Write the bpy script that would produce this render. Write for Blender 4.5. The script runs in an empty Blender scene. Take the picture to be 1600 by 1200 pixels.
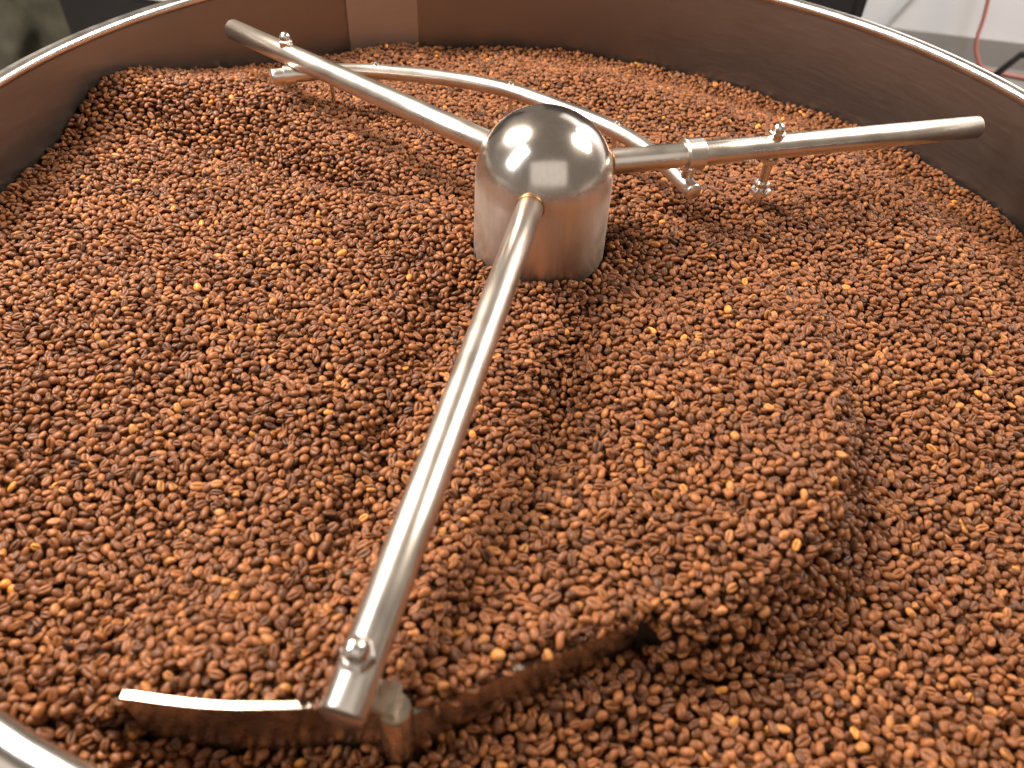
import bpy, bmesh, math, random
import numpy as np
from mathutils import Vector, Matrix
random.seed(7); rng = np.random.default_rng(7)
SC = bpy.context.scene
COL = SC.collection
R_TRAY = 0.5615

# ------------------------------------------------------------------ camera
cam_d = bpy.data.cameras.new('camera'); cam = bpy.data.objects.new('camera', cam_d); COL.objects.link(cam)
CAM = Vector((0.090415, -0.628299, 0.362380))
CR = Matrix(((0.976697, -0.177857, 0.120124), (0.210881, 0.691214, -0.691196), (0.039903, 0.700421, 0.712613)))
cam.matrix_world = Matrix.Translation(CAM) @ CR.to_4x4()
cam_d.sensor_width = 36.0; cam_d.lens = 1206.12 / 1600 * 36.0
cam_d.clip_start = 0.02; cam_d.clip_end = 60
cam_d.dof.use_dof = True; cam_d.dof.focus_distance = 0.76; cam_d.dof.aperture_fstop = 5.6
SC.camera = cam
# ------------------------------------------------------------------ light
SC.view_settings.view_transform = 'Standard'; SC.view_settings.look = 'None'
SC.view_settings.exposure = 0.16; SC.view_settings.gamma = 1.0
W = bpy.data.worlds.new('World'); SC.world = W; W.use_nodes = True
W.node_tree.nodes['Background'].inputs[0].default_value = (0.52, 0.44, 0.36, 1)
W.node_tree.nodes['Background'].inputs[1].default_value = 0.38

def area(name, pos, tgt, sx, sy, power, col):
    d = bpy.data.lights.new(name, 'AREA'); d.shape = 'RECTANGLE'; d.size = sx; d.size_y = sy
    d.energy = power; d.color = col
    o = bpy.data.objects.new(name, d); COL.objects.link(o); o.location = pos
    o.rotation_euler = (Vector(tgt) - Vector(pos)).to_track_quat('-Z', 'Y').to_euler()
area('window_light', (-1.80, -1.10, 1.90), (0, 0, 0), 0.70, 1.7, 55, (0.98, 0.95, 0.94))
area('ceiling_light', (2.55, 1.70, 2.50), (0, 0, 0), 0.9, 1.5, 165, (1.0, 0.88, 0.74))
area('ceiling_lamp', (-1.55, 0.50, 1.80), (0, 0, 0), 0.55, 1.05, 165, (1.0, 0.88, 0.75))
area('room_fill', (1.0, -3.2, 2.3), (0, 0, -0.1), 4.6, 3.0, 24, (1.0, 0.92, 0.84))  # added soft fill, standing in for bounce from the room behind the camera
area('back_wall_fill', (1.5, 1.75, 1.6), (1.3, 2.88, -0.5), 0.7, 0.4, 42, (0.92, 0.95, 1.0))  # added unseen lamp, only there to whiten the back wall

# ------------------------------------------------------------------ helpers
def link(name, me, mat=None, parent=None, smooth=True):
    o = bpy.data.objects.new(name, me); COL.objects.link(o)
    if mat: me.materials.append(mat)
    if smooth:
        me.polygons.foreach_set('use_smooth', [True] * len(me.polygons))
    if parent: o.parent = parent
    return o
def from_bm(name, bm, mat=None, parent=None, smooth=True, sharp=None):
    bmesh.ops.recalc_face_normals(bm, faces=bm.faces)
    me = bpy.data.meshes.new(name); bm.to_mesh(me); bm.free()
    o = link(name, me, mat, parent, smooth)
    if sharp is not None: me.set_sharp_from_angle(angle=math.radians(sharp))
    return o
def tag(o, label=None, cat=None, group=None, kind=None):
    for k, v in (('label', label), ('category', cat), ('group', group), ('kind', kind)):
        if v: o[k] = v
    return o
def empty(name, loc=(0, 0, 0)):
    o = bpy.data.objects.new(name, None); COL.objects.link(o); o.location = loc; o.empty_display_size = 0.05
    return o
def lathe(bm, prof, n=96, M=None, closed=False):
    rings = []
    for r, z in prof:
        if r < 1e-6: rings.append([bm.verts.new((0, 0, z))])
        else: rings.append([bm.verts.new((r * math.cos(2 * math.pi * k / n), r * math.sin(2 * math.pi * k / n), z)) for k in range(n)])
    pairs = list(zip(rings, rings[1:]))
    if closed: pairs.append((rings[-1], rings[0]))
    for a, b in pairs:
        for k in range(n):
            k2 = (k + 1) % n
            if len(a) == 1 and len(b) == 1: continue
            if len(a) == 1: bm.faces.new((a[0], b[k], b[k2]))
            elif len(b) == 1: bm.faces.new((a[k], a[k2], b[0]))
            else: bm.faces.new((a[k], a[k2], b[k2], b[k]))
    if M is not None:
        vs = [v for ring in rings for v in ring]
        bmesh.ops.transform(bm, matrix=M, verts=vs)
def align(p, d):
    """matrix taking +Z to direction d, at p"""
    return Matrix.Translation(Vector(p)) @ Vector(d).to_track_quat('Z', 'Y').to_matrix().to_4x4()
def sweep(bm, pts, r, n=20, cap=True):
    """tube along a polyline, ends slightly rounded"""
    P = [Vector(p) for p in pts]
    rings = []
    up = Vector((0, 0, 1))
    def ring(c, t, rr):
        s = t.cross(up).normalized(); u = s.cross(t).normalized()
        return [bm.verts.new(c + rr * (math.cos(2 * math.pi * k / n) * s + math.sin(2 * math.pi * k / n) * u)) for k in range(n)]
    T = []
    for i in range(len(P)):
        a = P[max(i - 1, 0)]; b = P[min(i + 1, len(P) - 1)]; T.append((b - a).normalized())
    e = r * 0.14
    rings.append(ring(P[0] - T[0] * 0, T[0], r - e)); rings.append(ring(P[0] + T[0] * e, T[0], r))
    for i in range(1, len(P) - 1): rings.append(ring(P[i], T[i], r))
    rings.append(ring(P[-1] - T[-1] * e, T[-1], r)); rings.append(ring(P[-1], T[-1], r - e))
    for a, b in zip(rings, rings[1:]):
        for k in range(n): bm.faces.new((a[k], a[(k + 1) % n], b[(k + 1) % n], b[k]))
    if cap:
        bm.faces.new(rings[0]); bm.faces.new(rings[-1])
def box(bm, lo, hi, M=None):
    x0, y0, z0 = lo; x1, y1, z1 = hi
    v = [bm.verts.new(c) for c in ((x0, y0, z0), (x1, y0, z0), (x1, y1, z0), (x0, y1, z0), (x0, y0, z1), (x1, y0, z1), (x1, y1, z1), (x0, y1, z1))]
    for f in ((0, 3, 2, 1), (4, 5, 6, 7), (0, 1, 5, 4), (1, 2, 6, 5), (2, 3, 7, 6), (3, 0, 4, 7)): bm.faces.new([v[i] for i in f])
    if M is not None: bmesh.ops.transform(bm, matrix=M, verts=v)
    return v
def catmull(pts, m=8):
    P = [np.array(p, float) for p in pts]; P = [2 * P[0] - P[1]] + P + [2 * P[-1] - P[-2]]
    out = []
    for i in range(1, len(P) - 2):
        for k in range(m):
            t = k / m
            out.append(0.5 * (2 * P[i] + (P[i + 1] - P[i - 1]) * t + (2 * P[i - 1] - 5 * P[i] + 4 * P[i + 1] - P[i + 2]) * t * t + (3 * P[i] - P[i - 1] - 3 * P[i + 1] + P[i + 2]) * t ** 3))
    out.append(P[-2]); return out

# ------------------------------------------------------------------ materials
def new_mat(name):
    m = bpy.data.materials.new(name); m.use_nodes = True
    nt = m.node_tree; return m, nt, nt.nodes['Principled BSDF']
def N(nt, t, **kw):
    n = nt.nodes.new(t)
    for k, v in kw.items(): setattr(n, k, v)
    return n
def steel(name, col, rough, scale=(1, 1, 1), amt=0.1, nscale=30, bump=0.0, cvar=0.13, aniso=0.0):
    m, nt, b = new_mat(name); L = nt.links
    b.inputs['Metallic'].default_value = 1
    tc = N(nt, 'ShaderNodeTexCoord'); mp = N(nt, 'ShaderNodeMapping'); mp.inputs['Scale'].default_value = scale
    no = N(nt, 'ShaderNodeTexNoise'); no.inputs['Scale'].default_value = nscale; no.inputs['Detail'].default_value = 6
    L.new(tc.outputs['Object'], mp.inputs[0]); L.new(mp.outputs[0], no.inputs['Vector'])
    r = N(nt, 'ShaderNodeMapRange'); r.inputs[1].default_value = 0.3; r.inputs[2].default_value = 0.7
    r.inputs[3].default_value = rough - amt; r.inputs[4].default_value = rough + amt
    L.new(no.outputs[0], r.inputs[0]); L.new(r.outputs[0], b.inputs['Roughness'])
    sm = N(nt, 'ShaderNodeTexNoise'); sm.inputs['Scale'].default_value = 9; sm.inputs['Detail'].default_value = 5
    L.new(tc.outputs['Object'], sm.inputs['Vector'])
    ad = N(nt, 'ShaderNodeMath', operation='ADD'); L.new(no.outputs[0], ad.inputs[0]); L.new(sm.outputs[0], ad.inputs[1])
    cr = N(nt, 'ShaderNodeMapRange'); cr.inputs[1].default_value = 0.6; cr.inputs[2].default_value = 1.4
    cr.inputs[3].default_value = 0.95 - cvar; cr.inputs[4].default_value = 0.95 + cvar
    L.new(ad.outputs[0], cr.inputs[0])
    mx = N(nt, 'ShaderNodeMix', data_type='RGBA', blend_type='MULTIPLY'); mx.inputs[0].default_value = 1
    mx.inputs[6].default_value = (*col, 1); L.new(cr.outputs[0], mx.inputs[7]); L.new(mx.outputs[2], b.inputs['Base Color'])
    if bump:
        bp = N(nt, 'ShaderNodeBump'); bp.inputs['Strength'].default_value = bump; bp.inputs['Distance'].default_value = 0.0006
        L.new(no.outputs[0], bp.inputs['Height']); L.new(bp.outputs[0], b.inputs['Normal'])
    if aniso:
        b.inputs['Anisotropic'].default_value = aniso; b.inputs['Anisotropic Rotation'].default_value = 0.25
        tg = N(nt, 'ShaderNodeTangent', direction_type='RADIAL', axis='Z'); L.new(tg.outputs[0], b.inputs['Tangent'])
    return m
STEEL_COL = (0.66, 0.60, 0.54)
M_TUBE = steel('satin_steel', (0.76, 0.69, 0.62), 0.30, (1, 1, 1), 0.035, 28, 0.004)
M_NUT = steel('nut_steel', (0.74, 0.69, 0.64), 0.24, (1, 1, 1), 0.05, 300)
def hub_mat():
    m = steel('hub_steel', (0.72, 0.66, 0.60), 0.2, (300, 300, 14), 0.0, 1.0, 0.02, 0.09, 0.7); nt = m.node_tree; L = nt.links; b = nt.nodes['Principled BSDF']
    tc = N(nt, 'ShaderNodeTexCoord'); sx = N(nt, 'ShaderNodeSeparateXYZ'); L.new(tc.outputs['Object'], sx.inputs[0])
    def band(lo, hi, a, c):
        r = N(nt, 'ShaderNodeMapRange', interpolation_type='SMOOTHSTEP'); r.inputs[1].default_value = lo; r.inputs[2].default_value = hi
        r.inputs[3].default_value = a; r.inputs[4].default_value = c; L.new(sx.outputs['Z'], r.inputs[0]); return r.outputs[0]
    L.new(band(-0.018, 0.034, 0.72, 0.0), b.inputs['Anisotropic'])
    rn = N(nt, 'ShaderNodeTexNoise'); rn.inputs['Scale'].default_value = 55; rn.inputs['Detail'].default_value = 7; L.new(tc.outputs['Object'], rn.inputs['Vector'])
    ad = N(nt, 'ShaderNodeMath', operation='MULTIPLY_ADD'); ad.inputs[1].default_value = 0.12; L.new(rn.outputs[0], ad.inputs[0]); L.new(band(-0.018, 0.034, 0.30, 0.11), ad.inputs[2])
    L.new(ad.outputs[0], b.inputs['Roughness'])
    src = b.inputs['Base Color'].links[0].from_socket
    film = N(nt, 'ShaderNodeTexNoise'); film.inputs['Scale'].default_value = 24; film.inputs['Detail'].default_value = 8; film.inputs['Roughness'].default_value = 0.7; L.new(tc.outputs['Object'], film.inputs['Vector'])
    f1 = N(nt, 'ShaderNodeMath', operation='MULTIPLY'); L.new(film.outputs[0], f1.inputs[0]); L.new(band(-0.085, -0.02, 1.1, 0.0), f1.inputs[1]); f1.use_clamp = True
    mx = N(nt, 'ShaderNodeMix', data_type='RGBA', blend_type='MULTIPLY'); mx.inputs[7].default_value = (0.62, 0.42, 0.28, 1)
    L.new(f1.outputs[0], mx.inputs[0]); L.new(src, mx.inputs[6]); L.new(mx.outputs[2], b.inputs['Base Color'])
    return m
M_HUBX = hub_mat()
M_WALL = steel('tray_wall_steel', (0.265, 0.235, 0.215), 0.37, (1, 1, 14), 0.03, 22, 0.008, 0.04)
M_PALE_PLATE = steel('pale_plate_steel', (0.42, 0.395, 0.375), 0.40, (1, 1, 14), 0.03, 22, 0.01, 0.05)
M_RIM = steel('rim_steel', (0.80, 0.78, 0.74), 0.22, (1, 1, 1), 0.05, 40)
M_BLADE = steel('plough_steel', (0.66, 0.56, 0.46), 0.27, (1, 1, 1), 0.04, 120, 0.03)

def plain(name, col, rough=0.6, nscale=6.0, var=0.25, metallic=0.0, bump=0.0):
    m, nt, b = new_mat(name); L = nt.links
    tc = N(nt, 'ShaderNodeTexCoord'); no = N(nt, 'ShaderNodeTexNoise'); no.inputs['Scale'].default_value = nscale; no.inputs['Detail'].default_value = 6
    L.new(tc.outputs['Object'], no.inputs['Vector'])
    cr = N(nt, 'ShaderNodeMapRange'); cr.inputs[1].default_value = 0.3; cr.inputs[2].default_value = 0.7
    cr.inputs[3].default_value = 1 - var; cr.inputs[4].default_value = 1 + var
    L.new(no.outputs[0], cr.inputs[0])
    mx = N(nt, 'ShaderNodeMix', data_type='RGBA', blend_type='MULTIPLY'); mx.inputs[0].default_value = 1
    mx.inputs[6].default_value = (*col, 1); L.new(cr.outputs[0], mx.inputs[7]); L.new(mx.outputs[2], b.inputs['Base Color'])
    b.inputs['Roughness'].default_value = rough; b.inputs['Metallic'].default_value = metallic
    if bump:
        bp = N(nt, 'ShaderNodeBump'); bp.inputs['Strength'].default_value = bump; bp.inputs['Distance'].default_value = 0.01
        L.new(no.outputs[0], bp.inputs['Height']); L.new(bp.outputs[0], b.inputs['Normal'])
    return m
M_WELD = plain('heat_tinted_weld', (0.34, 0.17, 0.07), 0.35, 200, 0.4, 0.9)
M_FLOOR = plain('concrete_floor', (0.22, 0.20, 0.18), 0.7, 5, 0.2)
M_WHITE = plain('white_wall_paint', (0.74, 0.73, 0.74), 0.6, 2.0, 0.06)
M_SKIRT = plain('grey_skirting_paint', (0.28, 0.26, 0.24), 0.6, 4.0, 0.1)
M_BLACK = plain('black_enamel', (0.010, 0.009, 0.010), 0.42, 6, 0.2)
M_SACK = plain('olive_grey_cloth', (0.060, 0.056, 0.038), 0.9, 9, 0.45, 0, 0.3)
M_HOSE = plain('red_rubber', (0.42, 0.13, 0.11), 0.5, 5, 0.15)
M_CABLE = plain('grey_cable', (0.42, 0.41, 0.38), 0.5, 5, 0.1)
M_CABDARK = plain('dark_grey_handle', (0.03, 0.03, 0.03), 0.35, 6, 0.2)
M_PAPER = plain('white_plastic', (0.72, 0.72, 0.72), 0.5, 5, 0.05)

def bean_mat():
    m, nt, b = new_mat('roasted_bean_skin'); L = nt.links
    at = N(nt, 'ShaderNodeAttribute', attribute_type='INSTANCER', attribute_name='tone')
    ramp = N(nt, 'ShaderNodeValToRGB'); e = ramp.color_ramp.elements
    e[0].position = 0.0; e[0].color = (0.046, 0.0175, 0.007, 1)
    e[1].position = 1.0; e[1].color = (0.62, 0.24, 0.05, 1)
    for p, c in ((0.35, (0.132, 0.0470, 0.0172, 1)), (0.68, (0.250, 0.089, 0.0285, 1)), (0.80, (0.31, 0.128, 0.040, 1)), (0.90, (0.44, 0.180, 0.036, 1))):
        k = e.new(p); k.color = c
    L.new(at.outputs['Fac'], ramp.inputs[0])
    tc = N(nt, 'ShaderNodeTexCoord'); no = N(nt, 'ShaderNodeTexNoise', noise_dimensions='4D')
    no.inputs['Scale'].default_value = 330; no.inputs['Detail'].default_value = 4
    wv = N(nt, 'ShaderNodeMath', operation='MULTIPLY'); wv.inputs[1].default_value = 137.0
    L.new(at.outputs['Fac'], wv.inputs[0]); L.new(wv.outputs[0], no.inputs['W'])
    L.new(tc.outputs['Object'], no.inputs['Vector'])
    mr = N(nt, 'ShaderNodeMapRange'); mr.inputs[1].default_value = 0.3; mr.inputs[2].default_value = 0.7; mr.inputs[3].default_value = 0.62; mr.inputs[4].default_value = 1.32
    L.new(no.outputs[0], mr.inputs[0])
    mx = N(nt, 'ShaderNodeMix', data_type='RGBA', blend_type='MULTIPLY'); mx.inputs[0].default_value = 1
    L.new(ramp.outputs[0], mx.inputs[6]); L.new(mr.outputs[0], mx.inputs[7])
    # bean colour darkened along the crease
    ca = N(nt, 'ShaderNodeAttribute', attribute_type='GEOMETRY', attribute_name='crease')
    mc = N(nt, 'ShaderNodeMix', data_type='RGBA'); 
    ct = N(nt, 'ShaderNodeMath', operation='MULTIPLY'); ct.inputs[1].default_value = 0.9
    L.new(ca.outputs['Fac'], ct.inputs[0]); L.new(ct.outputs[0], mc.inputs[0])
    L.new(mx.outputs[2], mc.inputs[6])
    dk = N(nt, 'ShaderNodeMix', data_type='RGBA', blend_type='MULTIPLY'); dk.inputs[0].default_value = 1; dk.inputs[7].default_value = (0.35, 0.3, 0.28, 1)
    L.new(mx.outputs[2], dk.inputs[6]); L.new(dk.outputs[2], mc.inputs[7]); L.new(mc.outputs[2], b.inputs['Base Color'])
    b.inputs['Roughness'].default_value = 0.46
    b.inputs['Specular IOR Level'].default_value = 0.26
    bp = N(nt, 'ShaderNodeBump'); bp.inputs['Strength'].default_value = 0.25; bp.inputs['Distance'].default_value = 0.0006
    L.new(no.outputs[0], bp.inputs['Height']); L.new(bp.outputs[0], b.inputs['Normal'])
    return m
M_BEAN = bean_mat()
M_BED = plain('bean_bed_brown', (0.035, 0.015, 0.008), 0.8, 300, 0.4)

# ------------------------------------------------------------------ tray
tray = tag(empty('cooling_tray', (0, 0, -0.16)), 'big round stainless steel cooling tray with rolled rim, full of coffee beans', 'cooling tray')
def child(o, p):
    o.parent = p; o.matrix_parent_inverse = Matrix.Translation(p.location).inverted(); return o
bm = bmesh.new(); lathe(bm, [(R_TRAY, -0.004), (R_TRAY, -0.158), (R_TRAY + 0.003, -0.158), (R_TRAY + 0.003, -0.004)], 192, closed=True)
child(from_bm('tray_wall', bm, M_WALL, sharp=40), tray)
bm = bmesh.new(); rr = 0.0075
lathe(bm, [(R_TRAY + 0.004 + rr * math.cos(a), rr * math.sin(a) * 0.9) for a in np.linspace(0, 2 * math.pi, 18, endpoint=False)], 192, closed=True)
child(from_bm('rolled_rim', bm, M_RIM), tray)
bm = bmesh.new()                                   # thin plate of paler steel, slightly proud of the far wall
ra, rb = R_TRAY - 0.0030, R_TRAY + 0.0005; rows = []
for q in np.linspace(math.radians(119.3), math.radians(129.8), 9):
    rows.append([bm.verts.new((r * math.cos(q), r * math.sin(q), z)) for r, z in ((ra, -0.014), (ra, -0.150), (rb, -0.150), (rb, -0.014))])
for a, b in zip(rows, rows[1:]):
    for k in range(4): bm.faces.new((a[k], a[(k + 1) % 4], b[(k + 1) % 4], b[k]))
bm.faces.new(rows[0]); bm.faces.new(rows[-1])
child(from_bm('pale_plate', bm, M_PALE_PLATE, sharp=40), tray)
bm = bmesh.new(); lathe(bm, [(0, -0.150), (R_TRAY - 0.001, -0.150), (R_TRAY - 0.001, -0.156), (0, -0.156)], 96)
child(from_bm('tray_floor', bm, M_BLADE, sharp=40), tray)
bm = bmesh.new(); lathe(bm, [(R_TRAY - 0.03, -0.158), (R_TRAY - 0.03, -0.34), (0.2, -0.40), (0.2, -0.90), (0.19, -0.90), (0.19, -0.158)], 96, closed=True)
child(from_bm('tray_base', bm, M_WALL, sharp=40), tray)

# ------------------------------------------------------------------ stirrer
DZ = -0.0194; L_ARM = 0.5; R_ARM = 0.0118
st = tag(empty('stirrer', (0, 0, -0.15)), 'shiny steel rotating stirrer with domed hub and three round arms', 'stirrer')
HR = 0.0632; HZ = -0.008
bm = bmesh.new(); lathe(bm, [(HR, HZ - 0.003), (HR + 0.0008, -0.06), (HR + 0.0015, -0.148), (0, -0.148)], 128)
child(from_bm('hub', bm, M_HUBX), st)
bm = bmesh.new()
lathe(bm, [(HR, HZ - 0.003), (HR, HZ)] + [(HR * math.cos(a) if a < math.pi / 2 - 1e-6 else 0, HZ + HR * 0.99 * math.sin(a)) for a in np.linspace(0.05, math.pi / 2, 36)], 128)
child(from_bm('hub_dome', bm, M_HUBX), st)

def arm_pt(th, s, z=0.0):
    return Vector((s * math.cos(th), s * math.sin(th), DZ * s / L_ARM + z))
TH = {'near': math.radians(-90.7), 'right': math.radians(30), 'left': math.radians(150)}
def hexnut(bm, z0, h, w, M=None, ch=0.12):
    """hexagonal nut, chamfered corners, across-flats half width w"""
    n = 6; R = w / math.cos(math.pi / 6)
    prof = [(R * 0.86, z0), (R, z0 + h * ch), (R, z0 + h * (1 - ch)), (R * 0.86, z0 + h)]
    rings = [[bm.verts.new((r * math.cos(math.pi / 3 * k), r * math.sin(math.pi / 3 * k), z)) for k in range(n)] for r, z in prof]
    for a, b in zip(rings, rings[1:]):
        for k in range(n): bm.faces.new((a[k], a[(k + 1) % n], b[(k + 1) % n], b[k]))
    bm.faces.new(rings[0]); bm.faces.new(rings[-1])
    if M is not None: bmesh.ops.transform(bm, matrix=M, verts=[v for r in rings for v in r])
def acorn(p, parent, sc=1.0):
    bm = bmesh.new()
    hexnut(bm, -0.0015, 0.0075, 0.0072)
    lathe(bm, [(0.0060, 0.0055), (0.0062, 0.0075)] + [(0.0061 * math.cos(a) if a < 1.57 else 0, 0.0085 + 0.0061 * math.sin(a)) for a in np.linspace(0, math.pi / 2, 9)], 24)
    bmesh.ops.transform(bm, matrix=Matrix.Translation(p) @ Matrix.Scale(sc, 4), verts=bm.verts)
    return from_bm('acorn_nut', bm, M_NUT, sharp=35)
S_NUT = {'near': 0.474, 'right': 0.243, 'left': 0.388}
for key, th in TH.items():
    bm = bmesh.new()
    sweep(bm, [arm_pt(th, 0.045), arm_pt(th, 0.2), arm_pt(th, 0.35), arm_pt(th, L_ARM)], R_ARM, 40)
    a = child(from_bm('arm', bm, M_TUBE, sharp=50), st)
    # weld bead where the arm enters the hub
    dirv = arm_pt(th, 1) - arm_pt(th, 0)
    bm = bmesh.new()
    lathe(bm, [(R_ARM - 0.0006 + 0.0017 * math.cos(q), 0.0017 * math.sin(q)) for q in np.linspace(0, 2 * math.pi, 8, endpoint=False)], 40, align(arm_pt(th, HR + 0.0003), dirv), closed=True)
    w = from_bm('weld_seam', bm, M_WELD); w.parent = a
    n = acorn(arm_pt(th, S_NUT[key], R_ARM - 0.0015), None, 1.12 if key == 'near' else 1.0); n.parent = a

def stud(p, ztop, zbot, r, nuts):
    bm = bmesh.new(); T = Matrix.Translation((p.x, p.y, 0))
    lathe(bm, [(0, ztop), (r, ztop), (r, zbot), (0, zbot)], 20, T)
    o = child(from_bm('stud', bm, M_NUT, sharp=40), st)
    for z0, h, w in nuts:
        bm = bmesh.new(); hexnut(bm, z0, h, w, T)
        q = from_bm('hex_nut', bm, M_NUT, smooth=False); q.parent = o
# right arm: stud going down into the beans
p = arm_pt(TH['right'], S_NUT['right'])
stud(p, p.z, -0.12, 0.0048, [(p.z - R_ARM - 0.006, 0.006, 0.0075), (-0.0535, 0.0045, 0.0078), (-0.062, 0.0055, 0.0098)])
p = arm_pt(TH['left'], S_NUT['left'])
stud(p, p.z, -0.032, 0.0050, [(p.z - R_ARM - 0.004, 0.0045, 0.0075)])
p = arm_pt(TH['near'], S_NUT['near'])
stud(p, p.z, -0.10, 0.0055, [(p.z - R_ARM - 0.006, 0.006, 0.0085)])

# collar on the right arm, with a short neck that clamps the curved rod
bm = bmesh.new(); pc = arm_pt(TH['right'], 0.151); d = (arm_pt(TH['right'], 1) - arm_pt(TH['right'], 0)).normalized()
ro, ri, hl = 0.0158, 0.0118, 0.0095
lathe(bm, [(ri, -hl), (ro - 0.0008, -hl), (ro, -hl + 0.0008), (ro, hl - 0.0008), (ro - 0.0008, hl), (ri, hl)], 40, align(pc, d), closed=True)
collar = child(from_bm('collar', bm, M_TUBE, sharp=40), st)
bm = bmesh.new(); lathe(bm, [(0, pc.z - 0.008), (0.0062, pc.z - 0.008), (0.0062, pc.z - 0.034), (0, pc.z - 0.034)], 20, Matrix.Translation((pc.x, pc.y, 0)))
k = from_bm('clamp_neck', bm, M_TUBE, sharp=40); k.parent = collar

# curved rod with tines, from under the left arm to under the collar
rod_px = [(-0.3470, 0.1670, -0.0320), (-0.3200, 0.1845, -0.0325), (-0.2740, 0.2090, -0.0330), (-0.2298, 0.2200, -0.0333), (-0.1546, 0.2268, -0.0337), (-0.0867, 0.2205, -0.0340),
          (-0.0358, 0.2026, -0.0345), (0.0341, 0.1711, -0.0350), (0.0795, 0.1373, -0.0355), (0.1120, 0.1000, -0.0360), (0.1300, 0.0755, -0.0368), (0.1405, 0.0600, -0.0374)]
rod_pts = catmull(rod_px, 6)
bm = bmesh.new(); sweep(bm, rod_pts, 0.0086, 28)
rod = child(from_bm('curved_rod', bm, M_TUBE, sharp=50), st)
for q in (10, 17, 31, 44):
    c = rod_pts[q]; bm = bmesh.new(); T = Matrix.Translation((c[0], c[1], 0)); zc = c[2]
    lathe(bm, [(0, zc + 0.0118), (0.0024, zc + 0.0116), (0.0028, zc + 0.011), (0.0028, zc + 0.008), (0.0024, zc + 0.0075), (0.0024, zc - 0.008), (0.0034, zc - 0.0085), (0.0034, zc - 0.011), (0.0026, zc - 0.0115), (0.0026, -0.115), (0, -0.117)], 16, T)
    t = from_bm('tine', bm, M_NUT, sharp=40); t.parent = rod
bm = bmesh.new(); c = Vector(rod_pts[4]); d0 = (Vector(rod_pts[1]) - Vector(rod_pts[0])).normalized()
lathe(bm, [(0.0087, -0.006), (0.0105, -0.006), (0.0105, 0.006), (0.0087, 0.006)], 28, align(c, d0), closed=True)
k = from_bm('rod_sleeve', bm, M_TUBE, sharp=40); k.parent = rod

# plough under the near arm: two bent wings and a bracket
LEFT_WING = catmull([(0.012, -0.4815), (-0.006, -0.4825), (-0.0250, -0.4843), (-0.0474, -0.4903), (-0.0768, -0.4971), (-0.1039, -0.5010), (-0.1335, -0.5037)], 5)
RIGHT_WING = catmull([(0.014, -0.4790), (0.0363, -0.4632), (0.0672, -0.4413), (0.0999, -0.4181), (0.1342, -0.3925)], 5)
def wing(path, ztop, zbot, th, lean):
    bm = bmesh.new(); rows = []
    P = [Vector((p[0], p[1], 0)) for p in path]; n = len(P)
    for i in range(n):
        t = (P[min(i + 1, n - 1)] - P[max(i - 1, 0)]).normalized(); nn = Vector((t.y, -t.x, 0))
        if nn.y > 0: nn = -nn                        # towards the camera side
        f = i / (n - 1); zt = ztop(f)
        top, bot = P[i], P[i] + nn * lean
        rows.append([bm.verts.new((top.x, top.y, zt)), bm.verts.new((bot.x, bot.y, zbot)),
                     bm.verts.new((bot.x - nn.x * th, bot.y - nn.y * th, zbot)), bm.verts.new((top.x - nn.x * th, top.y - nn.y * th, zt))])
    for a, b in zip(rows, rows[1:]):
        for k in range(4): bm.faces.new((a[k], a[(k + 1) % 4], b[(k + 1) % 4], b[k]))
    bm.faces.new(rows[0]); bm.faces.new(rows[-1])
    es = [e for e in bm.edges if all(abs(v.co.z - zbot) > 1e-4 for v in e.verts) and abs(e.verts[0].co.z - e.verts[1].co.z) < 0.004]
    bmesh.ops.bevel(bm, geom=es, offset=0.0011, segments=3, affect='EDGES')
    o = child(from_bm('plough_blade', bm, M_BLADE, sharp=40), st)
    return o
wing(LEFT_WING, lambda f: -0.0545 - 0.001 * f, -0.135, 0.0042, 0.001)
wing(RIGHT_WING, lambda f: -0.0625 + 0.0045 * f, -0.135, 0.0036, 0.010)
bm = bmesh.new(); lathe(bm, [(0, -0.046), (0.0085, -0.046), (0.0095, -0.048), (0.0095, -0.125), (0, -0.125)], 24, Matrix.Translation((0.012, -0.4795, 0)))
child(from_bm('plough_post', bm, M_BLADE, sharp=40), st)
bm = bmesh.new(); box(bm, (-0.012, -0.486, -0.050), (0.014, -0.468, -0.040)); bmesh.ops.bevel(bm, geom=bm.edges[:], offset=0.0012, segments=2, affect='EDGES')
child(from_bm('plough_bracket', bm, M_BLADE, sharp=40), st)

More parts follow.
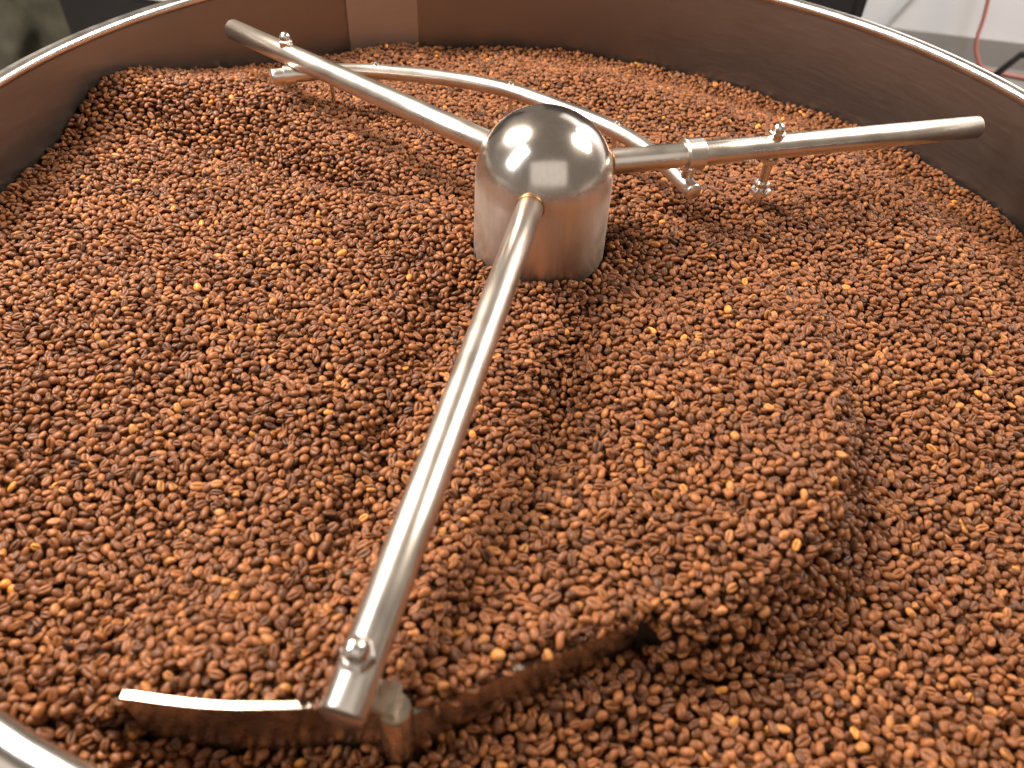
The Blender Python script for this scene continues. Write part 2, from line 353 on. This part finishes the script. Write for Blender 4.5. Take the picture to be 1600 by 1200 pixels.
# ------------------------------------------------------------------ beans: shapes
A0, B0, C0 = 0.00440, 0.00310, 0.00220
def bean_mesh(name, kind, seed):
    r = random.Random(seed)
    phis = [math.radians(a) for a in (0, 9, 20, 40, 68, 98, 128, 156, 180)]
    phis = phis + [-p for p in phis[-2:0:-1]]
    nl = 11
    bm = bmesh.new(); lay = None
    bend = r.uniform(-0.10, 0.10); asym = r.uniform(-0.12, 0.12); sc = r.uniform(-0.18, 0.18); nz = [Vector((r.uniform(-50, 50) for _ in range(3))) for _ in range(1)][0]
    from mathutils import noise
    rows = []; cre = {}
    for i in range(nl):
        u = -math.cos(math.pi * (i + 0.5) / nl); w = math.sqrt(max(1 - abs(u) ** 2.3, 0))
        row = []
        for p in phis:
            y = math.sin(p); z = -math.cos(p)
            if kind == 'peaberry':
                yy = y * 0.93; zz = z * 1.15 if z > 0 else z * 1.1
            else:
                yy = (abs(y) ** 0.9) * (1 if y > 0 else -1)
                zz = z * 1.30 if z > 0 else z * 0.72
            c = 0.0
            ap = abs(p)
            if kind != 'dome':
                if ap < 1e-6: c = 1.0
                elif ap < 0.17: c = 0.35
                dep = 0.62 if kind != 'peaberry' else 0.35
                zz += dep * c * min(1, 1.2 - abs(u))
            x = A0 * u * (1 + asym * 0.3 * z)
            yv = B0 * w * (yy * (1 + asym * u)) + B0 * (bend * (u * u - 0.4) + (sc * math.sin(2.4 * u) * 0.45 if ap < 0.5 else 0))
            v = Vector((x, yv, C0 * (w * zz)))
            v *= 1 + 0.09 * noise.noise(v * 260 + nz)
            if kind == 'broken' and u > 0.25: v.x = A0 * (0.25 + (u - 0.25) * 0.22) + 0.0006 * noise.noise(v * 900)
            vt = bm.verts.new(v); row.append(vt); cre[vt] = 1.0 if c > 0.9 else 0.0
        rows.append(row)
    n = len(phis)
    e0 = bm.verts.new((-A0 * 1.0, B0 * bend * 0.6, C0 * 0.1)); e1 = bm.verts.new((A0 * (1.0 if kind != 'broken' else 0.36), B0 * bend * 0.6, C0 * 0.1))
    cre[e0] = cre[e1] = 0.0
    for a, b in zip(rows, rows[1:]):
        for k in range(n): bm.faces.new((a[k], a[(k + 1) % n], b[(k + 1) % n], b[k]))
    for k in range(n):
        bm.faces.new((e0, rows[0][(k + 1) % n], rows[0][k])); bm.faces.new((e1, rows[-1][k], rows[-1][(k + 1) % n]))
    bmesh.ops.recalc_face_normals(bm, faces=bm.faces)
    bm.verts.index_update()
    vals = [cre[v] for v in bm.verts]
    me = bpy.data.meshes.new(name); bm.to_mesh(me); bm.free()
    at = me.attributes.new('crease', 'FLOAT', 'POINT'); at.data.foreach_set('value', vals)
    me.polygons.foreach_set('use_smooth', [True] * len(me.polygons)); me.materials.append(M_BEAN)
    return me
BEANS = [bean_mesh('coffee_bean', k, 10 + i) for i, k in enumerate(['flat', 'flat', 'flat', 'flat', 'flat', 'dome', 'peaberry', 'broken'])]
NV = len(BEANS)

# ------------------------------------------------------------------ beans: target surface of the pile
CELL = 0.00085; G = 0.57; NG = int(2 * G / CELL)
ax = -G + (np.arange(NG) + 0.5) * CELL
X, Y = np.meshgrid(ax, ax, indexing='ij')
RR = np.hypot(X, Y); TT = np.arctan2(Y, X)
def sstep(a, b, x):
    t = np.clip((x - a) / (b - a), 0, 1); return t * t * (3 - 2 * t)
wa = [(-185, -.088), (-175, -.0895), (-150, -.092), (-120, -.094), (-90, -.100), (-60, -.104), (-30, -.106), (0, -.108), (23, -.110), (37, -.117), (50, -.114), (64, -.124), (85, -.121), (100, -.114), (120, -.110), (142, -.103), (152, -.092), (165, -.086), (171, -.087), (180, -.089), (190, -.09)]
zw = np.interp(np.degrees(TT), [a for a, _ in wa], [z for _, z in wa])
def vnoise(scale, seed):
    r = np.random.default_rng(seed); n = int(2 * G / scale) + 3
    g = r.standard_normal((n, n)); fx = (X + G) / scale; fy = (Y + G) / scale
    ix = fx.astype(int); iy = fy.astype(int); tx = sstep(0, 1, fx - ix); ty = sstep(0, 1, fy - iy)
    return (g[ix, iy] * (1 - tx) + g[ix + 1, iy] * tx) * (1 - ty) + (g[ix, iy + 1] * (1 - tx) + g[ix + 1, iy + 1] * tx) * ty
T = -0.079 * (1 - sstep(0.10, 0.50, RR)) + zw * sstep(0.10, 0.50, RR)
T += 0.0022 * vnoise(0.09, 1) + 0.0014 * vnoise(0.035, 2)
def ridge(poly, amp, out_w, in_w, lat=0.05, side=1):
    """pile against a polyline: steep on its outer side, long slope on its inner side"""
    P = np.array(catmull([(a[0], a[1]) for a in poly], 8)); Am = np.interp(np.linspace(0, 1, len(P)), np.linspace(0, 1, len(amp)), amp)
    Ow = np.interp(np.linspace(0, 1, len(P)), np.linspace(0, 1, len(out_w)), out_w)
    tg = np.gradient(P, axis=0); tg /= np.linalg.norm(tg, axis=1)[:, None]; nn = np.stack([tg[:, 1], -tg[:, 0]], 1) * side
    s = 4; xs, ys = X[::s, ::s], Y[::s, ::s]
    d2 = (xs[..., None] - P[:, 0]) ** 2 + (ys[..., None] - P[:, 1]) ** 2
    # soft nearest: weights keep the field smooth
    i = d2.argmin(-1)
    dx = xs - P[i, 0]; dy = ys - P[i, 1]
    d = dx * nn[i, 0] + dy * nn[i, 1]; e = np.sqrt(np.maximum(dx * dx + dy * dy - d * d, 0))
    o = Ow[i]
    g = np.where(d > 0, 1 - sstep(0, 1, d / o), np.exp(-(d / in_w) ** 2)) * np.exp(-(e / lat) ** 2) * Am[i]
    k = np.array([1, 2, 3, 2, 1], float); k /= k.sum()
    g2 = np.apply_along_axis(lambda v: np.convolve(v, k, 'same'), 0, g); g2 = np.apply_along_axis(lambda v: np.convolve(v, k, 'same'), 1, g2)
    g = np.where(o > 0.012, g2, g)
    gx = np.minimum((np.arange(NG) // s), g.shape[0] - 1)
    # bilinear upsample
    f = (np.arange(NG) - (s - 1) / 2 * 0) / s; i0 = np.clip(f.astype(int), 0, g.shape[0] - 2); t = np.clip(f - i0, 0, 1)
    gu = g[i0] * (1 - t)[:, None] + g[i0 + 1] * t[:, None]
    return gu[:, i0] * (1 - t)[None] + gu[:, i0 + 1] * t[None]
# the pile pushed by the plough, curling round to the right of the hub
T += ridge([(-0.160, -0.503), (-0.1335, -0.4990), (-0.0768, -0.4920), (-0.0250, -0.4795), (0.014, -0.474), (0.0672, -0.4365), (0.1342, -0.3885), (0.1430, -0.3835), (0.1622, -0.3750), (0.1883, -0.3560), (0.2158, -0.3240), (0.2381, -0.2810), (0.2497, -0.2350), (0.2518, -0.1689), (0.2437, -0.0936), (0.2272, -0.0350), (0.2022, 0.0085)],
           [0.006, 0.031, 0.045, 0.053, 0.046, 0.050, 0.050, 0.050, 0.052, 0.053, 0.053, 0.052, 0.048, 0.040, 0.026, 0.012, 0.0], [0.006, 0.006, 0.006, 0.006, 0.006, 0.006, 0.008, 0.028, 0.036, 0.042, 0.048, 0.050, 0.052, 0.052, 0.052, 0.05, 0.05], 0.115, side=1)
# bank by the wall in front of the left arm
T += ridge([(-0.575, 0.120), (-0.525, 0.142), (-0.464, 0.168), (-0.385, 0.188), (-0.300, 0.165), (-0.220, 0.115), (-0.150, 0.070)], [0.036, 0.036, 0.033, 0.028, 0.021, 0.012, 0.0], [0.085, 0.08, 0.08, 0.09, 0.09, 0.07, 0.06], 0.11, 0.06, side=1)
def gauss(cx, cy, sx, sy, rot, a):
    c, s = math.cos(rot), math.sin(rot); dx, dy = X - cx, Y - cy
    u = dx * c + dy * s; v = -dx * s + dy * c
    return a * np.exp(-(u / sx) ** 2 - (v / sy) ** 2)
T += gauss(0.056, -0.19, 0.022, 0.14, 0.0, -0.024)      # furrow right of the near arm
T += gauss(-0.060, -0.28, 0.026, 0.19, 0.02, -0.018)    # furrow left of the near arm
T += gauss(-0.28, 0.065, 0.16, 0.024, -0.18, -0.013)    # furrow at the foot of the bank
T += gauss(0.135, 0.085, 0.05, 0.022, -0.2, -0.012)     # hollow under the collar
T += gauss(0.24, 0.13, 0.12, 0.07, 0.5, 0.012)          # swell under the right arm
ring = np.exp(-((RR - 0.405) / 0.075) ** 2) * sstep(-35, 5, np.degrees(TT)) * (1 - sstep(85, 120, np.degrees(TT)))
T += 0.022 * ring - 0.005 * np.exp(-((RR - 0.54) / 0.05) ** 2) * (ring > 1e-9)
T += gauss(-0.075, -0.520, 0.085, 0.028, 0.1, -0.020)      # hollow in front of the plough
T += gauss(0.085, -0.450, 0.07, 0.022, 0.62, 0.010)      # beans spilling before the right blade
T += gauss(0.135, -0.412, 0.035, 0.022, 0.62, 0.016)
T = np.minimum(T, -0.044)
# ------------------------------------------------------------------ beans: dropped one by one onto a height field
def filt(A, r, op):
    B = A.copy()
    for axis in (0, 1):
        C = B.copy()
        for k in range(1, r + 1):
            sh = np.roll(B, k, axis); C = op(C, sh); sh = np.roll(B, -k, axis); C = op(C, sh)
        B = C
    return B
BASE = filt(T, 4, np.minimum) - 0.0105
H = BASE.copy()
H[RR > R_TRAY - 0.0015] = 9.0; H[RR < HR + 0.002] = 9.0
for path, zt, lean in ((LEFT_WING, -0.055, 0.002), (RIGHT_WING, -0.062, 0.006)):
    P = np.array(path)
    for a, b in zip(P, P[1:]):
        for t in np.linspace(0, 1, 12):
            p = a * (1 - t) + b * t
            for k in np.linspace(-0.0042, 0.0006, 6):
                nrm = np.array([(b - a)[1], -(b - a)[0]]); nrm = nrm / np.linalg.norm(nrm)
                if nrm[1] > 0: nrm = -nrm
                q = p + nrm * k; i = int((q[0] + G) / CELL); j = int((q[1] + G) / CELL)
                H[i, j] = max(H[i, j], zt)
for (cx, cy, r0) in [(0.012, -0.4795, 0.0105), (arm_pt(TH['right'], S_NUT['right']).x, arm_pt(TH['right'], S_NUT['right']).y, 0.006)]:
    H[np.hypot(X - cx, Y - cy) < r0] = 9.0
for q in (10, 17, 31, 44): H[np.hypot(X - rod_pts[q][0], Y - rod_pts[q][1]) < 0.0038] = 9.0
NS = 900; HW = 8
lib = []
gx = np.arange(-HW, HW + 1) * CELL; GX, GY = np.meshgrid(gx, gx, indexing='ij')
from mathutils import Euler
for s in range(NS):
    sc = float(np.clip(rng.normal(0.95, 0.11), 0.60, 1.25)); var = int(rng.choice(NV, p=[.17, .17, .16, .15, .15, .09, .07, .04]))
    up = rng.random() < 0.52                                   # crease side up
    e = Euler((rng.normal(math.pi if up else 0, 0.52), rng.normal(0, 0.36), rng.uniform(0, 2 * math.pi)), 'XYZ')
    asp = np.array([rng.normal(1, 0.09), rng.normal(1, 0.08), rng.normal(1, 0.09)])
    Rm = np.array(e.to_matrix()); ab = np.array([A0, B0, C0]) * sc * asp * 0.93
    if var == 6: ab[1:] = np.array([B0 * 0.93, C0 * 1.12]) * sc * asp[1:] * 0.93
    Am = Rm @ np.diag(1 / ab ** 2) @ Rm.T
    b_ = Am[0, 2] * GX + Am[1, 2] * GY; c_ = Am[0, 0] * GX ** 2 + 2 * Am[0, 1] * GX * GY + Am[1, 1] * GY ** 2 - 1
    D = b_ ** 2 - Am[2, 2] * c_; ok = D > 0
    sq = np.sqrt(np.maximum(D, 0)); zt = (-b_ + sq) / Am[2, 2]; zb = (-b_ - sq) / Am[2, 2]
    ii = np.where(ok.any(1))[0]; jj = np.where(ok.any(0))[0]
    sl = (slice(ii[0], ii[-1] + 1), slice(jj[0], jj[-1] + 1))
    okc = ok[sl]
    lib.append((ii[0] - HW, jj[0] - HW, okc.shape[0], okc.shape[1], np.where(okc, -zb[sl], -99.0), np.where(okc, zt[sl], -99.0), tuple(e), sc, var, up, asp))
own = np.full((NG, NG), -1, np.int32)
bx, by, bz, bs = [], [], [], []
NMAX = 110000
cand = rng.uniform(-R_TRAY, R_TRAY, (NMAX * 5, 2)); ci = 0
Tm = filt(T, 3, np.maximum)
K = 4
fails = 0
for n in range(NMAX):
    s = int(rng.integers(NS)); i0, j0, h, w, nb, tp = lib[s][:6]
    best = None
    for _ in range(K):
        c = cand[ci % len(cand)]; ci += 1
        if c[0] * c[0] + c[1] * c[1] > 0.311: continue
        i = int((c[0] + G) / CELL); j = int((c[1] + G) / CELL)
        a, b = i + i0, j + j0
        if a < 0 or b < 0 or a + h > NG or b + w > NG: continue
        z = (H[a:a + h, b:b + w] + nb).max(); q = z - Tm[i, j]
        if best is None or q < best[0]: best = (q, z, a, b, i, j)
    if best is None or best[0] > 0.0028: fails += 1; continue
    q, z, a, b, i, j = best
    sub = H[a:a + h, b:b + w]; t = tp + z; m = t > sub
    sub[m] = t[m]; own[a:a + h, b:b + w][m] = len(bx)
    bx.append(ax[i] + rng.uniform(-.0004, .0004)); by.append(ax[j] + rng.uniform(-.0004, .0004)); bz.append(z); bs.append(s)
bx, by, bz, bs = map(np.array, (bx, by, bz, bs)); NB = len(bx)
print('beans', NB, 'rejected', fails)
rot = np.array([lib[s][6] for s in bs]); scl = np.array([lib[s][7] for s in bs]); var = np.array([lib[s][8] for s in bs]); upf = np.array([lib[s][9] for s in bs]); vsc = np.array([lib[s][10] * lib[s][7] for s in bs])
tone = np.clip(rng.normal(0.45, 0.15, NB), 0.0, 0.76)
pale = rng.random(NB); flake = (var == 7) & (rng.random(NB) < 0.35); tone = np.where(flake, rng.uniform(0.70, 0.84, NB), tone)
tone = np.where(pale < 0.006, rng.uniform(0.88, 1.0, NB), np.where(pale < 0.03, rng.uniform(0.74, 0.86, NB), tone))

# the 300 beans that show largest in the picture become things of their own
exp_cells = np.bincount(own[own >= 0], minlength=NB).astype(float)
pc = (np.stack([bx, by, bz], 1) - np.array(CAM)) @ np.array(CR)
dep = -pc[:, 2]; f = 1206.12
u = 800 + f * pc[:, 0] / dep; v = 600 - f * pc[:, 1] / dep
area_px = exp_cells * CELL ** 2 * (f / dep) ** 2
inside = (u > 14) & (u < 1586) & (v > 14) & (v < 1186)
inside &= (np.hypot(bx, by) < R_TRAY - 0.02)
# not behind the near arm, and not in the lee of the plough wings
inside &= ~((np.abs(u - np.interp(v, [310, 1130], [835, 552])) < 42) & (v < 1150))
score = np.where(inside, area_px, 0); pick = np.argsort(-score)[:300]
is_pick = np.zeros(NB, bool); is_pick[pick] = True
def zone(x, y):
    lw = np.array(LEFT_WING); rw = np.array(RIGHT_WING)
    if -0.137 <= x < 0.012:
        side = 'before' if y < np.interp(x, lw[::-1, 0], lw[::-1, 1]) else 'behind'
        return side + ' left blade ' + ('tip' if x < -0.085 else 'middle' if x < -0.035 else 'root')
    if x < -0.137: return 'beside the near rim'
    if x < 0.145:
        side = 'before' if y < np.interp(x, rw[:, 0], rw[:, 1]) else 'behind'
        return side + ' right blade ' + ('root' if x < 0.045 else 'middle' if x < 0.09 else 'tip')
    return ('below the ridge end' if y > -0.33 else 'at the bottom') + (' far right' if x > 0.27 else '')
def look(n):
    t = tone[n]
    w = 'pale orange' if t > 0.87 else 'tan' if t > 0.72 else 'reddish' if t > 0.52 else 'brown' if t > 0.34 else 'dark brown'
    sz = 'large ' if scl[n] > 1.06 else 'small ' if scl[n] < 0.88 else ''
    k = 'broken ' if var[n] == 7 else 'rounded ' if var[n] == 6 else ''
    return f"{sz}{k}{w} coffee bean, {'crease up' if upf[n] and var[n] != 5 else 'back up'}, {zone(bx[n], by[n])}"
labels = {}
for n in pick: labels.setdefault(look(n), []).append(n)
final = {}
for lb, ns in labels.items():
    if len(ns) == 1: final[ns[0]] = lb; continue
    by_u = sorted(ns, key=lambda n: u[n])
    if len(ns) == 2: ws = ['left of two', 'right of two']
    elif len(ns) == 3: ws = ['leftmost of three', 'middle of three', 'rightmost of three']
    else:
        names = ['first', 'second', 'third', 'fourth', 'fifth', 'sixth', 'seventh', 'eighth', 'ninth', 'tenth', 'eleventh', 'twelfth']
        ws = [(names[k] + ' from left') if k < 12 else 'among the rightmost' for k in range(len(ns))]
    for n, w in zip(by_u, ws): final[n] = lb + ', ' + w
bean_objs = []
for n in pick:
    o = bpy.data.objects.new('coffee_bean', BEANS[var[n]]); COL.objects.link(o)
    o.location = (bx[n], by[n], bz[n]); o.rotation_euler = rot[n]; o.scale = vsc[n]
    o['tone'] = float(tone[n])
    tag(o, final[n], 'coffee bean', 'largest coffee beans nearest the camera')
    bean_objs.append(o)
rep = []
for k in range(NV):
    c = [o for o, n in zip(bean_objs, pick) if var[n] == k]
    rep.append(c[0] if c else None)
fallback = next(r for r in rep if r is not None); rep = [r or fallback for r in rep]

# everything else: one pile, a bed sheet and points that carry bean instances
st_ = 8; sub = (BASE - 0.002)[::st_, ::st_]; xs = ax[::st_]; ok = np.hypot(*np.meshgrid(xs, xs, indexing='ij')) < R_TRAY - 0.002
idx = -np.ones(ok.shape, int); idx[ok] = np.arange(ok.sum()); ii, jj = np.where(ok)
verts = np.stack([xs[ii], xs[jj], sub[ii, jj]], 1)
q = (idx[:-1, :-1] >= 0) & (idx[1:, :-1] >= 0) & (idx[1:, 1:] >= 0) & (idx[:-1, 1:] >= 0); qi, qj = np.where(q)
faces = np.stack([idx[qi, qj], idx[qi + 1, qj], idx[qi + 1, qj + 1], idx[qi, qj + 1]], 1)
rest = np.where(~is_pick)[0]
allv = np.concatenate([verts, np.stack([bx, by, bz], 1)[rest]])
me = bpy.data.meshes.new('bean_pile'); me.from_pydata(allv.tolist(), [], faces.tolist())
nb_ = len(verts); tot = len(allv)
def attr(name, typ, data, key='value'):
    a = me.attributes.new(name, typ, 'POINT'); a.data.foreach_set(key, np.ascontiguousarray(data).ravel())
z0 = np.zeros(nb_)
attr('is_bean', 'BOOLEAN', np.concatenate([z0, np.ones(len(rest))]).astype(bool))
attr('rot', 'FLOAT_VECTOR', np.concatenate([np.zeros((nb_, 3)), rot[rest]]).astype(np.float32), 'vector')
attr('size', 'FLOAT_VECTOR', np.concatenate([np.zeros((nb_, 3)), vsc[rest]]).astype(np.float32), 'vector')
attr('tone', 'FLOAT', np.concatenate([z0, tone[rest]]).astype(np.float32))
attr('variant', 'INT', np.concatenate([z0, var[rest]]).astype(np.int32))
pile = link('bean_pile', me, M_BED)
tag(pile, 'mass of roasted brown coffee beans filling the round steel tray', 'coffee beans', None, 'stuff')
ng = bpy.data.node_groups.new('scatter_beans', 'GeometryNodeTree')
ng.interface.new_socket('Geometry', in_out='INPUT', socket_type='NodeSocketGeometry'); ng.interface.new_socket('Geometry', in_out='OUTPUT', socket_type='NodeSocketGeometry')
gi = ng.nodes.new('NodeGroupInput'); go = ng.nodes.new('NodeGroupOutput'); Lk = ng.links
def named(name, typ):
    n = ng.nodes.new('GeometryNodeInputNamedAttribute'); n.data_type = typ; n.inputs['Name'].default_value = name; return n.outputs[0]
isb = named('is_bean', 'BOOLEAN')
bedn = ng.nodes.new('GeometryNodeDeleteGeometry'); bedn.domain = 'POINT'; Lk.new(gi.outputs[0], bedn.inputs[0]); Lk.new(isb, bedn.inputs[1])
jn = ng.nodes.new('GeometryNodeJoinGeometry'); Lk.new(bedn.outputs[0], jn.inputs[0])
vr = named('variant', 'INT')
for k in range(NV):
    oi = ng.nodes.new('GeometryNodeObjectInfo'); oi.transform_space = 'ORIGINAL'; oi.inputs['Object'].default_value = rep[k]; oi.inputs['As Instance'].default_value = True
    cmp_ = ng.nodes.new('FunctionNodeCompare'); cmp_.data_type = 'INT'; cmp_.operation = 'EQUAL'
    ia = [s for s in cmp_.inputs if s.type == 'INT']; Lk.new(vr, ia[0]); ia[1].default_value = k
    an = ng.nodes.new('FunctionNodeBooleanMath'); an.operation = 'AND'; Lk.new(cmp_.outputs[0], an.inputs[0]); Lk.new(isb, an.inputs[1])
    ip = ng.nodes.new('GeometryNodeInstanceOnPoints')
    Lk.new(gi.outputs[0], ip.inputs['Points']); Lk.new(an.outputs[0], ip.inputs['Selection']); Lk.new(oi.outputs['Geometry'], ip.inputs['Instance'])
    e2r = ng.nodes.new('FunctionNodeEulerToRotation'); Lk.new(named('rot', 'FLOAT_VECTOR'), e2r.inputs[0]); Lk.new(e2r.outputs[0], ip.inputs['Rotation'])
    Lk.new(named('size', 'FLOAT_VECTOR'), ip.inputs['Scale']); Lk.new(ip.outputs[0], jn.inputs[0])
Lk.new(jn.outputs[0], go.inputs[0])
md = pile.modifiers.new('beans', 'NODES'); md.node_group = ng

# ------------------------------------------------------------------ background
FZ = -0.90
bm = bmesh.new(); box(bm, (-8, -8, FZ - 0.05), (8, 8, FZ)); tag(from_bm('floor', bm, M_FLOOR, smooth=False), kind='structure')
bm = bmesh.new(); box(bm, (0.2, 2.88, FZ), (6, 2.98, 2.2)); wall = tag(from_bm('wall', bm, M_WHITE, smooth=False), kind='structure')
bm = bmesh.new(); box(bm, (0.2, 2.865, FZ + 0.001), (6, 2.879, FZ + 0.10)); sk = from_bm('skirting', bm, M_SKIRT, smooth=False); sk.parent = wall
def bev(bm, w=0.006):
    bmesh.ops.bevel(bm, geom=bm.edges[:], offset=w, segments=2, affect='EDGES')
# dark machine cabinet behind the tray, right of centre
cab = tag(empty('machine_cabinet', (0.15, 1.8, FZ)), 'black machine cabinet behind the tray beside the white wall', 'cabinet')
bm = bmesh.new(); box(bm, (-0.30, 1.52, FZ + 0.06), (0.55, 2.15, 0.65)); bev(bm, 0.008); child(from_bm('body', bm, M_BLACK, sharp=40), cab)
bm = bmesh.new(); box(bm, (-0.27, 1.512, FZ + 0.10), (0.12, 1.5185, 0.60)); box(bm, (0.13, 1.512, FZ + 0.10), (0.52, 1.5185, 0.60)); bev(bm, 0.003)
child(from_bm('door_panel', bm, M_BLACK, sharp=40), cab)
bm = bmesh.new(); sweep(bm, [(0.43, 1.505, -0.352), (0.46, 1.495, -0.352), (0.52, 1.495, -0.352), (0.545, 1.505, -0.352)], 0.007, 12); child(from_bm('handle', bm, M_CABDARK), cab)
for x in (-0.24, 0.49):
    for y in (1.58, 2.09):
        bm = bmesh.new(); lathe(bm, [(0, FZ), (0.025, FZ), (0.025, FZ + 0.058), (0, FZ + 0.058)], 16, Matrix.Translation((x, y, 0))); child(from_bm('foot', bm, M_BLACK, sharp=40), cab)
# dark cabinet behind the tray, on the left, with a pale strip
cab = tag(empty('machine_cabinet', (-1.4, 1.8, FZ)), 'black cabinet with a white strip beside the draped grey sack', 'cabinet')
bm = bmesh.new(); box(bm, (-1.76, 1.52, FZ + 0.002), (-0.95, 2.15, 0.65)); bev(bm, 0.008); child(from_bm('body', bm, M_BLACK, sharp=40), cab)
bm = bmesh.new(); box(bm, (-1.505, 1.512, -0.512), (-1.30, 1.5185, -0.40)); bev(bm, 0.002); child(from_bm('white_strip', bm, M_PAPER, sharp=40), cab)
# crumpled sack left of it
bm = bmesh.new(); from mathutils import noise
nu, nvv = 96, 48; rows = []
for i in range(nvv + 1):
    z = i / nvv; row = []
    for k in range(nu):
        a = 2 * math.pi * k / nu
        w = 1 - 0.12 * z - 0.75 * max(0, z - 0.86) / 0.14 + 0.10 * math.sin(3.2 * z * math.pi) * 0.5
        fold = 0.085 * math.sin(8 * a + 3.0 * noise.noise(Vector((math.cos(a), math.sin(a), z * 2.0)))) * (0.4 + z)
        fold += 0.07 * noise.noise(Vector((3 * math.cos(a), 3 * math.sin(a), 4.5 * z))) + 0.03 * noise.noise(Vector((8 * math.cos(a), 8 * math.sin(a), 11 * z + 4)))
        r = (0.36 + fold) * w
        row.append(bm.verts.new((-2.17 + r * math.cos(a), 1.78 + 0.75 * r * math.sin(a), FZ + 0.004 + z * 0.78)))
    rows.append(row)
for a, b in zip(rows, rows[1:]):
    for k in range(nu): bm.faces.new((a[k], a[(k + 1) % nu], b[(k + 1) % nu], b[k]))
bm.faces.new(rows[0]); bm.faces.new(rows[-1])
tag(from_bm('cloth_sack', bm, M_SACK), 'crumpled olive grey cloth sack in the upper left behind the tray', 'sack')
# red hose hanging down the white wall and running off along the floor
bm = bmesh.new(); sweep(bm, catmull([(1.215, 2.80, -0.30), (1.235, 2.80, -0.55), (1.262, 2.80, -0.70), (1.272, 2.79, -0.79), (1.300, 2.785, -0.845), (1.345, 2.78, -0.884), (1.43, 2.77, -0.889), (1.56, 2.74, -0.889), (1.75, 2.66, -0.887), (2.1, 2.60, -0.887)], 8), 0.0072, 14)
tag(from_bm('rubber_hose', bm, M_HOSE), 'thin red hose hanging before the white wall and trailing along the floor', 'hose')
bm = bmesh.new(); sweep(bm, catmull([(1.10, 2.84, -0.40), (1.04, 2.84, -0.58), (0.99, 2.84, -0.68), (0.945, 2.84, -0.77), (0.88, 2.82, -0.86), (0.78, 2.76, -0.892), (0.62, 2.70, -0.892)], 8), 0.007, 12)
tag(from_bm('cable', bm, M_CABLE), 'thin pale grey cable slanting across the white wall', 'cable')
# black stand at the right edge
stand = tag(empty('floor_stand', (1.52, 2.45, FZ)), 'black metal stand with splayed legs at the right beside the red hose', 'stand')
for (x, y) in ((1.30, 2.52), (1.62, 2.75), (1.68, 2.25)):
    bm = bmesh.new(); sweep(bm, [(1.52, 2.47, -0.66), (1.52 + (x - 1.52) * 0.82, 2.47 + (y - 2.47) * 0.82, -0.72), (x + (x - 1.52) * 0.02, y, -0.80), (x + (x - 1.52) * 0.16, y + (y - 2.47) * 0.16, -0.889)], 0.013, 12)
    child(from_bm('leg', bm, M_BLACK), stand)
bm = bmesh.new(); sweep(bm, [(1.52, 2.47, -0.70), (1.52, 2.47, -0.3), (1.52, 2.47, 0.1)], 0.018, 16); child(from_bm('post', bm, M_BLACK), stand)
